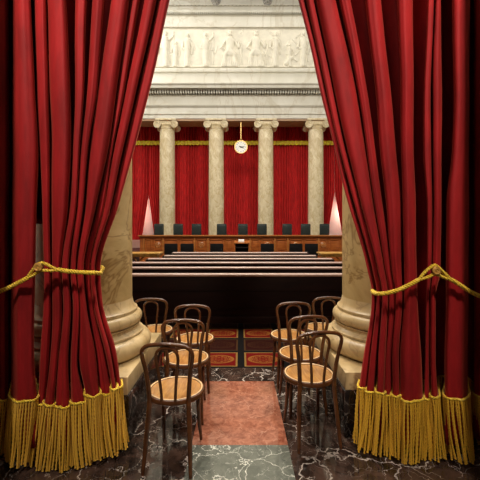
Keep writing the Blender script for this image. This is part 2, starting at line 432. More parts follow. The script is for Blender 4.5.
def column_parts(root, R, H, mcol, plinth_h, base_h, half, mpl=None, baseh=.363):
    """local origin: floor under the column axis"""
    z = plinth_h
    m = MB(); m.box(-half, half, -half, half, baseh, z, .008); m.build('plinth', mpl or mcol, root, angle=30)
    if baseh > .01:
        m = MB(); m.box(-half - .01, half + .01, -half - .01, half + .01, 0, baseh, .004); m.build('dark_base', M['base_marble'], root, angle=30)['label'] = 'black veined marble block under the cream plinth'
    k = R / .405; b = base_h
    def tor(rc, rr, zc, n=10): return [(rc + rr * math.cos(a), zc + rr * 1.0 * math.sin(a)) for a in [(-PI / 2 + PI * i / n) for i in range(n + 1)]]
    pr = [(.49 * k, z)] + [(r, zz) for r, zz in tor(.495 * k, .082 * k, z + .085 * k)]
    pr += [(.505 * k, z + .172 * k), (.505 * k, z + .188 * k), (.475 * k, z + .20 * k), (.462 * k, z + .215 * k), (.462 * k, z + .232 * k), (.475 * k, z + .242 * k), (.475 * k, z + .25 * k)]
    pr += tor(.44 * k, .055 * k, z + .305 * k)
    pr += [(.452 * k, z + .362 * k), (.452 * k, z + .385 * k), (.43 * k, z + .40 * k), (.415 * k, z + .43 * k), (.405 * k, z + .48 * k)]
    m = MB(); m.lathe(pr, 72); m.build('base_moulding', mpl or mcol, root, angle=35)
    top = H - .5
    zs = z + .48 * k
    sh = [(R - .001, zs - .01)] + [(R * (1 - .07 * (i / 20) ** 1.8), zs + (top - zs) * i / 20) for i in range(21)]
    m = MB(); m.lathe(sh, 72); m.build('shaft', mcol, root)
    m = MB(); r1 = R * .93
    m.lathe([(r1, top - .02), (r1 + .04, top), (r1 + .04, top + .04), (r1 + .02, top + .06), (r1 + .09, top + .2), (r1 + .02, top + .24)], 48)
    vr = .205
    for s in (-1, 1): volute(m, (s * .47, 0, top + .20), s, vr, -.44, .44)
    m.box(-.47, .47, -.40, .40, top + .21, top + .40, .02)
    m.box(-.56, .56, -.5, .5, top + .41, H, .015)
    m.build('capital', mcol, root, angle=35)
HF = 7.62
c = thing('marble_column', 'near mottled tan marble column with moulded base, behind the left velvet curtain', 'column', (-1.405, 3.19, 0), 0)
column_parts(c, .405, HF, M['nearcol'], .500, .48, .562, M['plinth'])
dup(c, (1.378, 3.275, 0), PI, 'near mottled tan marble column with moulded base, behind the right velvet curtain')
YC = 19.62
names = ['leftmost of the four far cream marble columns, left of the clock bay', 'far cream marble column just left of the round clock',
         'far cream marble column just right of the round clock', 'rightmost of the four far cream marble columns, beside the right parted drape']
first = None
for px, lb in zip((167.3, 216.3, 265.8, 315.8), names):
    x = PX(px, YC)
    if first is None:
        first = thing('far_column', lb, 'column', (x, YC, 0), 0, 'far marble columns behind the bench')
        column_parts(first, .435, HF, M['farcol'], .5, .48, .6)
    else: dup(first, (x, YC, 0), 0, lb)

# ------------------------------------------------------------------ far drapes with gold band
YD = 21.3
def drape(x0, x1, label, apex=None, side=0, seed=1):
    root = thing('wall_drape', label, 'drape', ((x0 + x1) / 2, YD, 0), 0, 'red drapes between the far columns')
    cx = (x0 + x1) / 2; rnd = random.Random(seed)
    def sheet(fl, fr, nm, zlo=0.0, zhi=8.1, per=.15):
        w = abs(fr(5) - fl(5)); n = max(8, int(w / per)) * 8
        ph = [rnd.uniform(0, 6) for _ in range(4)]
        nz = 30; vs = []
        for j in range(nz + 1):
            z = zlo + (zhi - zlo) * j / nz; a, b = fl(z), fr(z)
            for i in range(n + 1):
                t = i / n; u = t * w / per
                am = .085 + .04 * math.sin(u * .9 + ph[0])
                y = am * math.sin(2 * PI * u + 1.2 * math.sin(u * .55 + ph[1])) + .05 * math.sin(u * .8 + ph[2])
                vs.append((a + (b - a) * t - cx, y, z))
        fs = [(j * (n + 1) + i, j * (n + 1) + i + 1, (j + 1) * (n + 1) + i + 1, (j + 1) * (n + 1) + i) for j in range(nz) for i in range(n)]
        m = MB(); m.add(vs, fs); o = m.build(nm, M['drape'], root, angle=180)
        return o
    if apex is None: sheet(lambda z: x0, lambda z: x1, 'drape_cloth')
    else:
        ax, az, bl, br, bz = apex     # parting: apex point, spread at height bz
        def half(sgn, bx):
            def f(z):
                if z >= az: return ax
                return ax + (bx - ax) * (az - z) / (az - bz)
            return f
        sheet(lambda z: x0 if z > az else x0, half(-1, bl), 'drape_cloth', .9)
        sheet(half(1, br), lambda z: x1, 'drape_cloth', .9)
    # gold band
    zb = PZ(143.2, YD); m = MB(); n = int((x1 - x0) / .04); rnd = random.Random(seed + 5)
    vs = []
    lo = [zb - .11 - .05 * abs(math.sin(i * .55)) for i in range(n + 1)]
    for i in range(n + 1):
        x = x0 + (x1 - x0) * i / n - cx; y = -.17 - .02 * math.sin(i * 1.1)
        vs += [(x, y, zb + .10 + .01 * math.sin(i * .9)), (x, y - .03, zb), (x, y, lo[i]), (x, y + .05, lo[i]), (x, y + .05, zb + .1)]
    fs = []
    for i in range(n):
        for k in range(5): fs.append((i * 5 + k, i * 5 + (k + 1) % 5, (i + 1) * 5 + (k + 1) % 5, (i + 1) * 5 + k))
    m.add(vs, fs); m.build('gold_band', M['goldband'], root, angle=60)['label'] = 'yellow gold trim band across the drape'
XC = [PX(p, YD) for p in (167.3, 216.3, 265.8, 315.8)]
drape(XC[0] + .12, XC[1] - .12, 'red pleated drape filling the bay left of the clock bay', seed=2)
drape(XC[1] + .12, XC[2] - .12, 'red pleated drape in the middle bay behind the hanging clock', seed=3)
drape(XC[2] + .12, XC[3] - .12, 'red pleated drape filling the bay right of the clock bay', seed=4)
drape(-7.3, XC[0] - .12, 'red drape parted in a pale wedge beyond the leftmost far column', (PX(148.5, YD), PZ(192, YD), PX(142, YD), PX(154, YD), PZ(234, YD)), seed=5)
drape(XC[3] + .12, 7.3, 'red drape parted in a pale wedge beyond the rightmost far column', (PX(334.5, YD), PZ(193, YD), PX(328, YD), PX(342, YD), PZ(234, YD)), seed=6)

# ------------------------------------------------------------------ clock
YK = 19.3; kx, kz = PX(241, YK), PZ(147, YK)
t = thing('hanging_clock', 'round white clock with gilt rim hanging between the two middle far columns', 'clock', (kx, YK, kz))
m = MB(); m.tube([(0, .05, .36), (0, .05, 7.55 - kz)], .03, 10); m.lathe([(.001, 0), (.09, 0), (.07, .06), (.03, .1)], 16, (0, .05, .35)); m.build('rod', M['brass'], t)
m = MB(); m.lathe([(.001, .12), (.30, .12), (.36, .08), (.375, 0), (.36, -.03), (.325, -.03), (.315, 0), (.30, .02)], 48, (0, 0, 0), 'Y', cap=False); m.build('rim', M['brass'], t)
m = MB(); m.lathe([(.001, 0), (.32, 0), (.32, .03), (.001, .03)], 48, (0, 0, 0), 'Y', cap=False); d = m.build('dial', M['white'], t)
for k in range(12):
    a = k * PI / 6; ca, sa = math.cos(a), math.sin(a)
    m = MB(); m.tube([(.225 * sa, -.006, .225 * ca), (.275 * sa, -.006, .275 * ca)], .010, 6)
    m.build('hour_mark', M['dark'], d)
m = MB(); a = math.radians(78); m.tube([(-.05 * math.sin(a), -.014, -.05 * math.cos(a)), (.20 * math.sin(a), -.014, .20 * math.cos(a))], [.016, .008], 6); m.build('hand', M['dark'], t)
m = MB(); a = math.radians(112); m.tube([(-.10 * math.sin(a), -.022, -.10 * math.cos(a)), (.17 * math.sin(a), -.022, .17 * math.cos(a))], [.024, .014], 6); m.lathe([(.001, -.03), (.03, -.03), (.03, -.01)], 12, (0, 0, 0), 'Y'); m.build('hand', M['dark'], t)

# ------------------------------------------------------------------ dais, bench, chairs behind it
mb = MB(); mb.box(-8.5, 8.5, 16.0, 19.0, .001, .55); struct(mb.build('platform', M['darkfloor'], smooth=False))
YB = 15.4
bx0, bx1 = PX(139.5, YB), PX(343.5, YB) + .1
t = thing('judges_bench', 'long carved golden brown wooden bench with panelled front below the far columns', 'bench', (0, YB, 0))
ztop = PZ(235.2, YB)
m = MB(); m.box(bx0, bx1, .06, .55, 0, ztop - .05); m.box(bx0, bx1, .0, .1, .0, .35, .02); m.build('body', M['bench'], t, smooth=False)
m = MB(); m.box(bx0 - .06, bx1 + .06, -.06, .6, ztop - .05, ztop, .015); m.build('bench_top', M['benchtop'], t, angle=30)
m = MB(); m.profile_x([(.06, ztop - .12), (.0, ztop - .09), (-.02, ztop - .06), (-.02, ztop - .05), (.06, ztop - .05)], bx0, bx1); m.build('cornice', M['benchtop'], t, smooth=False)
pxs = [144, 152.5, 163, 178.8, 194.5, 208, 224.5, 234, 250, 260.5, 274.8, 288, 304, 318.8, 328, 342]
for i in range(len(pxs) - 1):
    a, b = PX(pxs[i], YB) + .04, PX(pxs[i + 1], YB) - .04
    m = MB(); z0, z1 = .55, ztop - .17
    fw = .05
    m.box(a, b, .03, .07, z1 - fw, z1, .008); m.box(a, b, .03, .07, z0, z0 + fw, .008)
    m.box(a, a + fw, .03, .07, z0, z1, .008); m.box(b - fw, b, .03, .07, z0, z1, .008)
    m.box(a + .09, b - .09, .035, .07, z0 + .09, z1 - .09, .02)
    pn = m.build('panel', M['bench'], t, angle=30)
    if i in (4, 9, 11, 13) or i in (1,):
        m = MB(); xm = (a + b) / 2; m.lathe([(.001, .0), (.05, -.005), (.07, .01), (.10, .0), (.13, .015), (.14, .03)], 24, (xm, .02, (z0 + z1) / 2 + .03), 'Y'); m.build('medallion', M['benchtop'], pn)
for px in (143.5, 163, 194.5, 208, 250, 274.8, 288, 318.8, 342.5):
    m = MB(); x = PX(px, YB); m.box(x - .035, x + .035, .0, .07, .4, ztop - .13, .01); m.build('pilaster', M['benchtop'], t, angle=30)

def high_chair(label, loc):
    t = thing('leather_armchair', label, 'chair', loc, 0, 'black chairs behind the bench')
    # chair faces the camera (-Y), backrest behind
    m = MB(); m.box(-.235, .235, .18, .28, .48, 1.27, .045); m.box(-.19, .19, .145, .20, .52, 1.2, .025); m.build('backrest', M['black'], t, angle=50)
    m = MB(); m.box(-.24, .24, -.25, .2, .40, .50, .03); m.build('seat', M['black'], t, angle=50)
    for s in (-1, 1):
        m = MB(); m.tube(catmull([(s * .25, -.15, .42), (s * .28, -.2, .55), (s * .28, -.15, .66), (s * .27, .1, .67), (s * .25, .22, .66)], 5), .025, 8); m.build('armrest', M['bent'], t)
    m = MB(); m.lathe([(.03, .06), (.03, .4)], 12)
    for k in range(5):
        a = k * 2 * PI / 5; m.tube([(0, 0, .09), (.27 * math.cos(a), .27 * math.sin(a), .03)], [.028, .018], 8); m.lathe([(.001, 0), (.03, .01), (.03, .05), (.001, .06)], 8, (.27 * math.cos(a), .27 * math.sin(a), 0))
    m.build('swivel_base', M['dark'], t)
    return t
cp = [158.8, 178, 196.3, 221.8, 242.7, 262, 287.1, 305.6, 324.6]
lab = ['leftmost high-backed black leather chair behind the bench, by the pale wedge in the drape', 'high-backed black chair behind the bench, second from the left, just right of leftmost far column',
       'high-backed black chair behind the bench, third from the left, against the red drape', 'high-backed black chair behind the bench, in front of column left of the clock',
       'middle high-backed black chair behind the bench, below the hanging clock', 'high-backed black chair behind the bench, in front of column right of the clock',
       'high-backed black chair behind the bench, third from the right, against the red drape', 'high-backed black chair behind the bench, second from the right, just left of rightmost far column',
       'rightmost high-backed black leather chair behind the bench, by the right pale wedge']
YJ = 16.6
fc = None
for i, (px, lb) in enumerate(zip(cp, lab)):
    loc = (PX(px, YJ + .2), YJ, .55 + [0, .01, 0, 0.0, .02, .015, .03, .02, .03][i] * 0)
    if fc is None: fc = high_chair(lb, loc)
    else: dup(fc, loc, random.uniform(-.05, .05), lb)

def low_chair(label, loc):
    t = thing('low_armchair', label, 'chair', loc, 0, 'low dark chairs before the bench')
    m = MB(); m.box(-.27, .27, -.28, -.2, .50, .98, .03); m.build('backrest', M['ebony'], t, angle=50)
    m = MB(); m.box(-.26, .26, -.25, .25, .42, .50, .02); m.build('seat', M['ebony'], t, angle=50)
    for sx in (-1, 1):
        for sy in (-1, 1):
            m = MB(); m.tube([(sx * .23, sy * .22, .43), (sx * .25, sy * .25, 0)], [.024, .015], 8); m.build('leg', M['bent'], t)
    return t
YL = 14.6; fc = None
ll = ['low dark chair before the bench, leftmost in the left pair', 'low dark chair before the bench, right one in the left pair', 'low dark chair before the bench, alone left of the lectern',
      'low dark chair before the bench, alone right of the lectern', 'low dark chair before the bench, left one in the right pair', 'low dark chair before the bench, rightmost in the right pair']
for px, lb in zip((171, 187, 216.7, 267.3, 296, 311.5), ll):
    loc = (PX(px, YL - .25), YL, 0)
    if fc is None: fc = low_chair(lb, loc)
    else: dup(fc, loc, 0, lb)
# lectern with papers
YT = 13.7
t = thing('lectern', 'small wooden lectern with shelf, standing centred before the bench', 'lectern', (PX(241.8, YT), YT, 0))
w = .275
for s in (-1, 1):
    m = MB(); m.box(s * w - .02, s * w + .02, -.2, .2, 0, 1.02, .006); m.build('side_panel', M['bench'], t, angle=30)
m = MB(); m.box(-w, w, .16, .2, .1, 1.0, .004); m.build('back_panel', M['pew'], t, angle=30)
m = MB(); m.box(-w, w, -.19, .17, .84, .88, .005); m.build('shelf', M['dark'], t, angle=30)
m = MB(); m.profile_x([(-.24, 1.03), (.22, 1.09), (.22, 1.12), (-.24, 1.06)], -w - .03, w + .03); m.build('top', M['benchtop'], t, smooth=False)
m = MB(); m.profile_x([(-.12, 1.079), (.15, 1.114), (.15, 1.17), (-.12, 1.14)], -.11, .11)
o = m.build('paper_stack', M['paper'], smooth=False); o.location = (PX(241.3, YT), YT, 0); tag(o, 'small stack of white papers on top of the lectern', 'papers')

# tables with gilt legs either side of the room
def gilt_table(label, loc):
    t = thing('side_table', label, 'table', (loc[0], loc[1], .018), 0, 'gilt side tables before the bench')
    m = MB(); m.box(-.75, .75, -.3, .3, .91, .95, .01); m.box(-.7, .7, -.27, .27, .85, .91, .006); m.build('table_top', M['gilt'], t, angle=30)
    for s in (-1, 1):
        for q in (-1, 1):
            m = MB(); m.tube(catmull([(s * .62 + q * .01, q * .22, .86), (s * .62 - .05 * s, q * .2, .66), (s * .62 - .2 * s, q * .1, .5), (s * .62, q * .22, .1), (s * .62 + .06 * s, q * .24, .01)], 6), [.028] * 25, 8); m.build('leg', M['gilt'], t)
    m = MB(); m.tube([(-.42, 0, .5), (.42, 0, .5)], .02, 8)
    m.tube(catmull([(-.3, 0, .86), (-.12, 0, .70), (0, 0, .82), (.12, 0, .70), (.3, 0, .86)], 6), .018, 8)
    m.build('stretcher', M['gilt'], t)
    return t
a = gilt_table('gilt-legged table beyond the pews, at the left by the near column', (-2.85, 9.35, 0))
dup(a, (2.85, 9.35, .018), 0, 'gilt-legged table beyond the pews, at the right by the near column')

# ------------------------------------------------------------------ pews
def pew(label, Y, W):
    t = thing('pew', label, 'pew', (0, Y, .0045), 0, 'long dark pews across the room')
    H = .885
    m = MB(); m.box(-W, W, .03, .065, .09, H - .04, .004)
    m.box(-W, W, .018, .03, .60, .61); m.box(-W, W, .018, .03, .30, .315); m.box(-W, W, .005, .03, .09, .2, .006)
    m.build('back_panel', M['pew'], t, angle=30)
    m = MB(); m.profile_x([(.0, H - .05), (-.012, H - .035), (-.008, H - .015), (.012, H), (.05, H + .003), (.085, H - .006), (.1, H - .02), (.1, H - .05)], -W, W); m.build('top_rail', M['pewrail'], t, angle=60)
    m = MB(); m.box(-W, W, .065, .48, .41, .45, .012); m.build('seat', M['pew'], t, angle=30)
    for s in (-1, 1):
        m = MB(); x = s * W
        pr = [(0, .0), (0, H - .04), (.1, H - .02), (.15, .7), (.3, .64), (.46, .62), (.5, .5), (.48, 0)]
        m.profile_x(pr, min(x, x + s * .06), max(x, x + s * .06)); m.build('end_panel', M['pew'], t, smooth=False)
    return t
pl = ['nearest long dark mahogany pew, its full back facing the bentwood chairs', 'second dark mahogany pew beyond the nearest one', 'third dark mahogany pew counted from the bentwood chairs',
      'fourth dark mahogany pew counted from the bentwood chairs', 'fifth dark mahogany pew, just before the farthest', 'farthest dark mahogany pew, closest to the bench']
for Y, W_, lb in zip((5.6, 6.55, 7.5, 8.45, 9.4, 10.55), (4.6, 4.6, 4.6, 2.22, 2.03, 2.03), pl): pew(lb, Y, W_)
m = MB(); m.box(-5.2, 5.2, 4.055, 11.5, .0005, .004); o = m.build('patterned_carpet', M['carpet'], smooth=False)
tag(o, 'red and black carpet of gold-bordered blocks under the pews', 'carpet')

# ------------------------------------------------------------------ bentwood chairs
def bentwood(label, loc, rz):
    t = thing('bentwood_chair', label, 'chair', loc, rz, 'bentwood chairs in the two columns beside the aisle')
    half = [(-.16, -.235, .0), (-.147, -.20, .22), (-.134, -.178, .44), (-.138, -.185, .55), (-.160, -.205, .68), (-.182, -.222, .77), (-.178, -.232, .822), (-.145, -.238, .852), (-.08, -.241, .865), (0, -.242, .869)]
    pts = half + [(-x, y, z) for x, y, z in half[-2::-1]]
    pts = [(x * (1 - .075 * min(1, max(0, (z - .6) / .12))), y, z - .006 * (z > .8)) for x, y, z in pts]
    cm = catmull(pts, 7); n = len(cm)
    rr = [.0165 - .003 * min(1, max(0, (p.z - .4) / .4)) - .004 * max(0, (.2 - p.z) / .2) for p in cm]
    m = MB(); m.tube(cm, rr, 10); m.build('back_frame', M['bent'], t)
    hf = [(-.046, -.188, .455), (-.05, -.195, .55), (-.064, -.212, .68), (-.074, -.225, .76), (-.066, -.233, .805), (-.036, -.237, .831), (0, -.238, .839)]
    pts = hf + [(-x, y, z) for x, y, z in hf[-2::-1]]
    m = MB(); m.tube(catmull(pts, 7), .0105, 8); m.build('inner_hoop', M['bent'], t)
    m = MB(); m.lathe([(.168, .438), (.198, .438), (.206, .446), (.207, .462), (.200, .473), (.186, .476), (.178, .471), (.176, .46), (.168, .45)], 56, cap=False); m.build('seat_rim', M['bent'], t)
    m = MB(); m.lathe([(.181, .470), (.189, .471), (.190, .4775), (.182, .478), (.179, .474)], 56, cap=False); m.build('seat_edge', M['seatedge'], t)['label'] = 'thin pale ring around the seat panel'
    pr = [(.001, .4655), (.06, .466), (.12, .468), (.155, .471), (.172, .472), (.178, .470), (.178, .455), (.001, .452)]
    m = MB(); m.lathe(pr, 56, cap=False); m.build('seat_panel', M['seat'], t)
    for s in (-1, 1):
        m = MB(); m.tube(catmull([(s * .128, .128, .45), (s * .132, .138, .3), (s * .138, .158, .14), (s * .146, .182, 0)], 6), [.0185 - .0075 * i / 18 for i in range(19)], 10); m.build('leg', M['bent'], t)
        m = MB()
        m.tube(catmull([(s * .128, .142, .30), (s * .118, .143, .38), (s * .085, .15, .425), (s * .04, .172, .437)], 5), .008, 6)
        m.tube(catmull([(s * .14, .128, .30), (s * .15, .11, .39), (s * .167, .06, .43), (s * .178, .02, .438)], 5), .008, 6)
        m.build('brace', M['bent'], t)
    return t
spots = [(-.459, 2.515, -5, 'nearest dark bentwood chair on the left, its hoop back in front of the others'),
         (-.475, 3.115, 1, 'second bentwood chair on the left, its seat seen through the nearest left chair back'),
         (-.470, 3.66, 1, 'farthest bentwood chair of the left row beside the aisle, seat nearest the carpet'),
         (-.965, 3.97, 3, 'bentwood chair half hidden behind the left column base, left of the others'),
         (.545, 2.775, 9, 'nearest bentwood chair on the right, hoop back overlapping the right column plinth'),
         (.556, 3.23, 8, 'second bentwood chair on the right, seat just behind the nearest right chair back'),
         (.528, 3.78, 4, 'farthest bentwood chair of the right row beside the aisle, seat nearest the carpet'),
         (.950, 4.05, 4, 'bentwood chair half hidden behind the right column base, right of the others')]
fb = None
for x, y, a, lb in spots:
    if fb is None: fb = bentwood(lb, (x, y, 0), math.radians(a))
    else: dup(fb, (x, y, 0), math.radians(a), lb)

# ------------------------------------------------------------------ the two velvet curtains
def interp(levels, vals, y):
    L = levels
    if y <= L[0]: return vals[0] + (vals[1] - vals[0]) / (L[1] - L[0]) * (y - L[0])
    if y >= L[-1]: return vals[-1]
    for i in range(len(L) - 1):
        if L[i] <= y <= L[i + 1]:
            t = (y - L[i]) / (L[i + 1] - L[i])
            def sl(k):
                if k == 0: return (vals[1] - vals[0]) / (L[1] - L[0])
                if k == len(L) - 1: return (vals[-1] - vals[-2]) / (L[-1] - L[-2])
                a = (vals[k] - vals[k - 1]) / (L[k] - L[k - 1]); b = (vals[k + 1] - vals[k]) / (L[k + 1] - L[k])
                return 0 if a * b <= 0 else 2 * a * b / (a + b)
            h = L[i + 1] - L[i]; m0, m1 = sl(i) * h, sl(i + 1) * h
            return (2 * t**3 - 3 * t**2 + 1) * vals[i] + (t**3 - 2 * t**2 + t) * m0 + (-2 * t**3 + 3 * t**2) * vals[i + 1] + (t**3 - t**2) * m1
def curtain(label, levels, folds, tie_y, seed, slit=None, lean=0.0):
    """folds: dicts xl, xr (values per level), Y front, d depth, hem (row of hem); left to right"""
    rnd = random.Random(seed)
    YN = 2.42; NV = 110; y_top, y_bot = -150.0, levels[-1]
    znb = PZ(y_bot, YN)
    for f in folds: f['ph'] = [rnd.uniform(0, 6.28) for _ in range(6)]; f['hz'] = PZ(f['hem'], f['Y']); f['k'] = f.get('k', rnd.choice([1.5, 2.0, 2.5]))
    NR, NVL = 21, 3
    def dep(f, y):
        tie = math.exp(-((y - tie_y) / 38.0) ** 2); up = min(1, max(0, (335 - y) / 80))
        lim = (2.76 if lean < 0 else 2.84) - f['Y']
        if f['d'] < .1: lim = f['d']
        db = f['d'] if f['d'] < .1 or f['d'] == .11 else max(f['d'], (2.59 if lean < 0 else 2.67) - f['Y'])
        return (db * (1 - up) + max(f['d'], min(f['d'] * 2.0, lim)) * up) * (1 - .35 * tie)
    def sample(y):
        """list of (x, y) across the whole curtain at row y, plus hem height per point and fold index"""
        out = []
        tie = math.exp(-((y - tie_y) / 38.0) ** 2); low = min(1, max(0, (y - 200) / 120))
        for fi, f in enumerate(folds):
            Y = f['Y']; xl = PX(interp(levels, f['xl'], y), Y); xr = PX(interp(levels, f['xr'], y), Y); fan = lambda x, yy: x * yy / Y   # pleats fan outwards from the doorway
            w = xr - xl; mid = (xl + xr) / 2
            up = min(1, max(0, (330 - y) / 90)); d = dep(f, y)
            wob = .006 * math.sin(y * .021 + f['ph'][0]) + .003 * math.sin(y * .06 + f['ph'][1])
            dc = min(d * .8, .42 * w + .012); nk = .62 if w < .12 else .72
            for i in range(NR):
                am = (.004 + .007 * low) * min(1, w / .09)
                if i < 3: u = i / 3; hw = (nk + (1.0 - nk) * u ** 1.5) * w / 2; x = mid - hw; yy = Y + d + (dc - d) * u
                elif i > NR - 4: u = (NR - 1 - i) / 3; hw = (nk + (1.0 - nk) * u ** 1.5) * w / 2; x = mid + hw; yy = Y + d + (dc - d) * u
                else:
                    t = (i - 3) / (NR - 7); th = PI * t; ss = max(0.0, math.sin(th))
                    x = mid - w / 2 * (math.cos(th) * .6 + (1 - 2 * t) * .4)
                    yy = Y + dc * (1 - ss ** .70)
                    yy += am * ss * math.sin(2 * PI * f['k'] * t + f['ph'][2] + .004 * y) + .4 * am * ss * math.sin(2 * PI * 2.3 * f['k'] * t + f['ph'][3])
                out.append((fan(x, yy) + wob * (.4 if fi else 1), yy, f['hz'], fi, 1))
            if fi < len(folds) - 1:
                g = folds[fi + 1]; gx = PX(interp(levels, g['xl'], y), g['Y'])
                dg = dep(g, y)
                for k in range(1, NVL + 1):
                    t = k / (NVL + 1)
                    bulge = math.sin(PI * t)
                    y_lin = (Y + d) * (1 - t) + (g['Y'] + dg) * t
                    gw = PX(interp(levels, g['xr'], y), g['Y']) - gx; x0_ = fan(mid + nk * w / 2, Y + d); x1_ = (gx + (.5 - (.62 if gw < .12 else .72) / 2) * gw) * (g['Y'] + dg) / g['Y']
                    out.append((x0_ + (x1_ - x0_) * t, y_lin + bulge * .012, f['hz'] * (1 - t) + g['hz'] * t, fi, 0))
        return out
    root = thing('velvet_curtain', label, 'curtain', (0, 0, 0), 0, 'velvet curtains framing the doorway')
    rows = []; 
    for j in range(NV + 1):
        y = y_top + (y_bot - y_top) * j / NV; S = sample(y)
        w = min(1, max(0, (y - 290) / (y_bot - 290))); w = w * w * (3 - 2 * w)
        rows.append([(p[0], p[1], PZ(y, YN) + (p[2] - znb) * w) for p in S])
    Sb = [(p[0], p[1], p[2] + .035 * min(1.0, max(0.0, (p[1] - folds[p[3]]['Y']) / folds[p[3]]['d'] - .25)), p[3], p[4]) for p in sample(y_bot)]
    for q in (.03, .12, .24, .33):         # cloth behind the fringe
        rows.append([(p[0], p[1] + .012, p[2] - q) for p in Sb])
    n = len(Sb); vs = [p for r in rows for p in r]; fs = []
    for j in range(len(rows) - 1):
        yj = y_top + (y_bot - y_top) * j / NV
        for i in range(n - 1):
            if slit and slit[1] < yj < slit[2] and Sb[i][3] == slit[0] and (Sb[i][4] == 0 or Sb[i + 1][4] == 0): continue
            fs.append((j * n + i, j * n + i + 1, (j + 1) * n + i + 1, (j + 1) * n + i))
    m = MB(); m.add(vs, fs); cloth = m.build('cloth', M['velvet'], root, angle=180)
    cloth.modifiers.new('thick', 'SOLIDIFY').thickness = .004
    # hem cord and fringe
    hem = [Vector((p[0], p[1], p[2])) for p in Sb]
    def off(i, a):
        A = hem[max(i - 1, 0)]; B = hem[min(i + 1, n - 1)]; tx = (B - A); tx.z = 0
        nn = Vector((tx.y, -tx.x, 0)); nn = nn.normalized() if nn.length > 1e-6 else Vector((0, -1, 0))
        return hem[i] + nn * a
    cord = [off(i, .011) for i in range(n)]
    m = MB(); 
    cc = []
    for i, p in enumerate(cord):
        cc.append(p)
    m.tube(cc, .0085, 8); m.build('hem_cord', M['cord'], root)
    # arc-length sampling
    L = [0]
    for i in range(1, n): L.append(L[-1] + (cord[i] - cord[i - 1]).length)
    m = MB(); s = .004; i = 0; cnt = 0
    while s < L[-1]:
        while i < n - 2 and L[i + 1] < s: i += 1
        t = (s - L[i]) / max(1e-6, L[i + 1] - L[i]); p = cord[i].lerp(cord[i + 1], t)
        fi = Sb[i][3]; front = Sb[i][4]; f = folds[fi]
        depth = (p.y - f['Y']) / max(.01, f['d'])
        ln = min(.425, p.z - .008) * rnd.uniform(.95, 1.0)
        u_ = s / L[-1]
        sway = ((-.055 + .09 * u_) if lean < 0 else (-.035 + .09 * u_)) + rnd.uniform(-.014, .014) + .02 * math.sin(s * 11)
        fwd = -.015 * (1 - depth) + rnd.uniform(-.012, .008)
        pts = []; NS = 28
        c1, c2 = rnd.uniform(-.008, .008), rnd.uniform(-.006, .006)
        for k in range(NS):
            q = k / (NS - 1)
            pts.append((p.x + sway * q ** 1.5 + c1 * math.sin(PI * q), p.y + fwd * q + c2 * math.sin(2 * PI * q), p.z - .004 - ln * q))
        r0 = rnd.uniform(.0068, .0082)
        m.tube(pts, [r0 * (1.0 if k % 2 else .66) for k in range(NS)], 5)
        s += rnd.uniform(.0145, .0185) if depth < .6 else .026
        cnt += 1
    o = m.build('fringe', M['fringe'], root); o['label'] = 'gold bullion fringe'; o['kind'] = 'stuff'
    print('strands', cnt, 'cloth verts', len(vs))
    return root

LV = [0, 90, 150, 205, 270, 305, 365, 405]
def fd(pairs, Y, d, hem, **k):
    return dict(xl=[a for a, b in pairs], xr=[b for a, b in pairs], Y=Y, d=d, hem=hem, **k)
LF = [fd([(-75, -40)] * 8, 2.47, .12, 400), fd([(-34, -8)] * 8, 2.48, .12, 400), fd([(-4, 9)] * 8, 2.50, .10, 400),
      fd([(13.5, 31), (13, 35), (12.5, 38), (12, 36.5), (12, 35.5), (11.5, 35), (11.7, 34.5), (11, 37)], 2.32, .24, 401, k=2.0),
      fd([(34.5, 46), (36.5, 48), (40, 50), (42.5, 50), (44, 51), (43.2, 51), (39.5, 48.5), (38, 44)], 2.38, .15, 404),
      fd([(47.5, 66), (49.5, 70), (52, 71), (52, 68.5), (52.5, 61), (52.5, 62), (49.5, 57), (44.8, 54)], 2.34, .17, 405),
      fd([(75.5, 87), (75, 84), (73, 79.5), (70, 76), (62, 69), (63.5, 71), (58, 68.5), (55, 69.5)], 2.34, .16, 407),
      fd([(92, 104), (87, 97), (81.5, 88.5), (77.5, 83.5), (70.5, 76), (72.5, 79), (70.5, 77), (70.5, 85)], 2.36, .15, 403),
      fd([(111, 129), (98.5, 117), (90, 108), (85.5, 96), (77, 83.5), (80, 86.5), (79, 96), (86, 99.5)], 2.37, .16, 396, k=2.0),
      fd([(131, 138), (118, 124), (109.5, 112.5), (98, 104), (84.5, 89.5), (87.5, 92.5), (97, 104.5), (99.5, 111.5)], 2.44, .11, 394),
      fd([(143, 155), (125.5, 135.5), (114, 122.5), (105, 111.5), (90.5, 95), (93, 97.5), (105, 110), (112, 116)], 2.44, .11, 389),
      fd([(157, 167.5), (137, 148), (124, 133), (112.5, 119), (95.8, 100.7), (98, 102.7), (110.3, 115.6), (116.3, 120.5)], 2.50, .06, 387)]
curtain('tall red velvet curtain on the left, tied back with gold rope, fringed hem', LV, LF, 272, 11, slit=(3, 222, 392), lean=-.03)
RV = [0, 90, 150, 205, 270, 298, 365, 400]
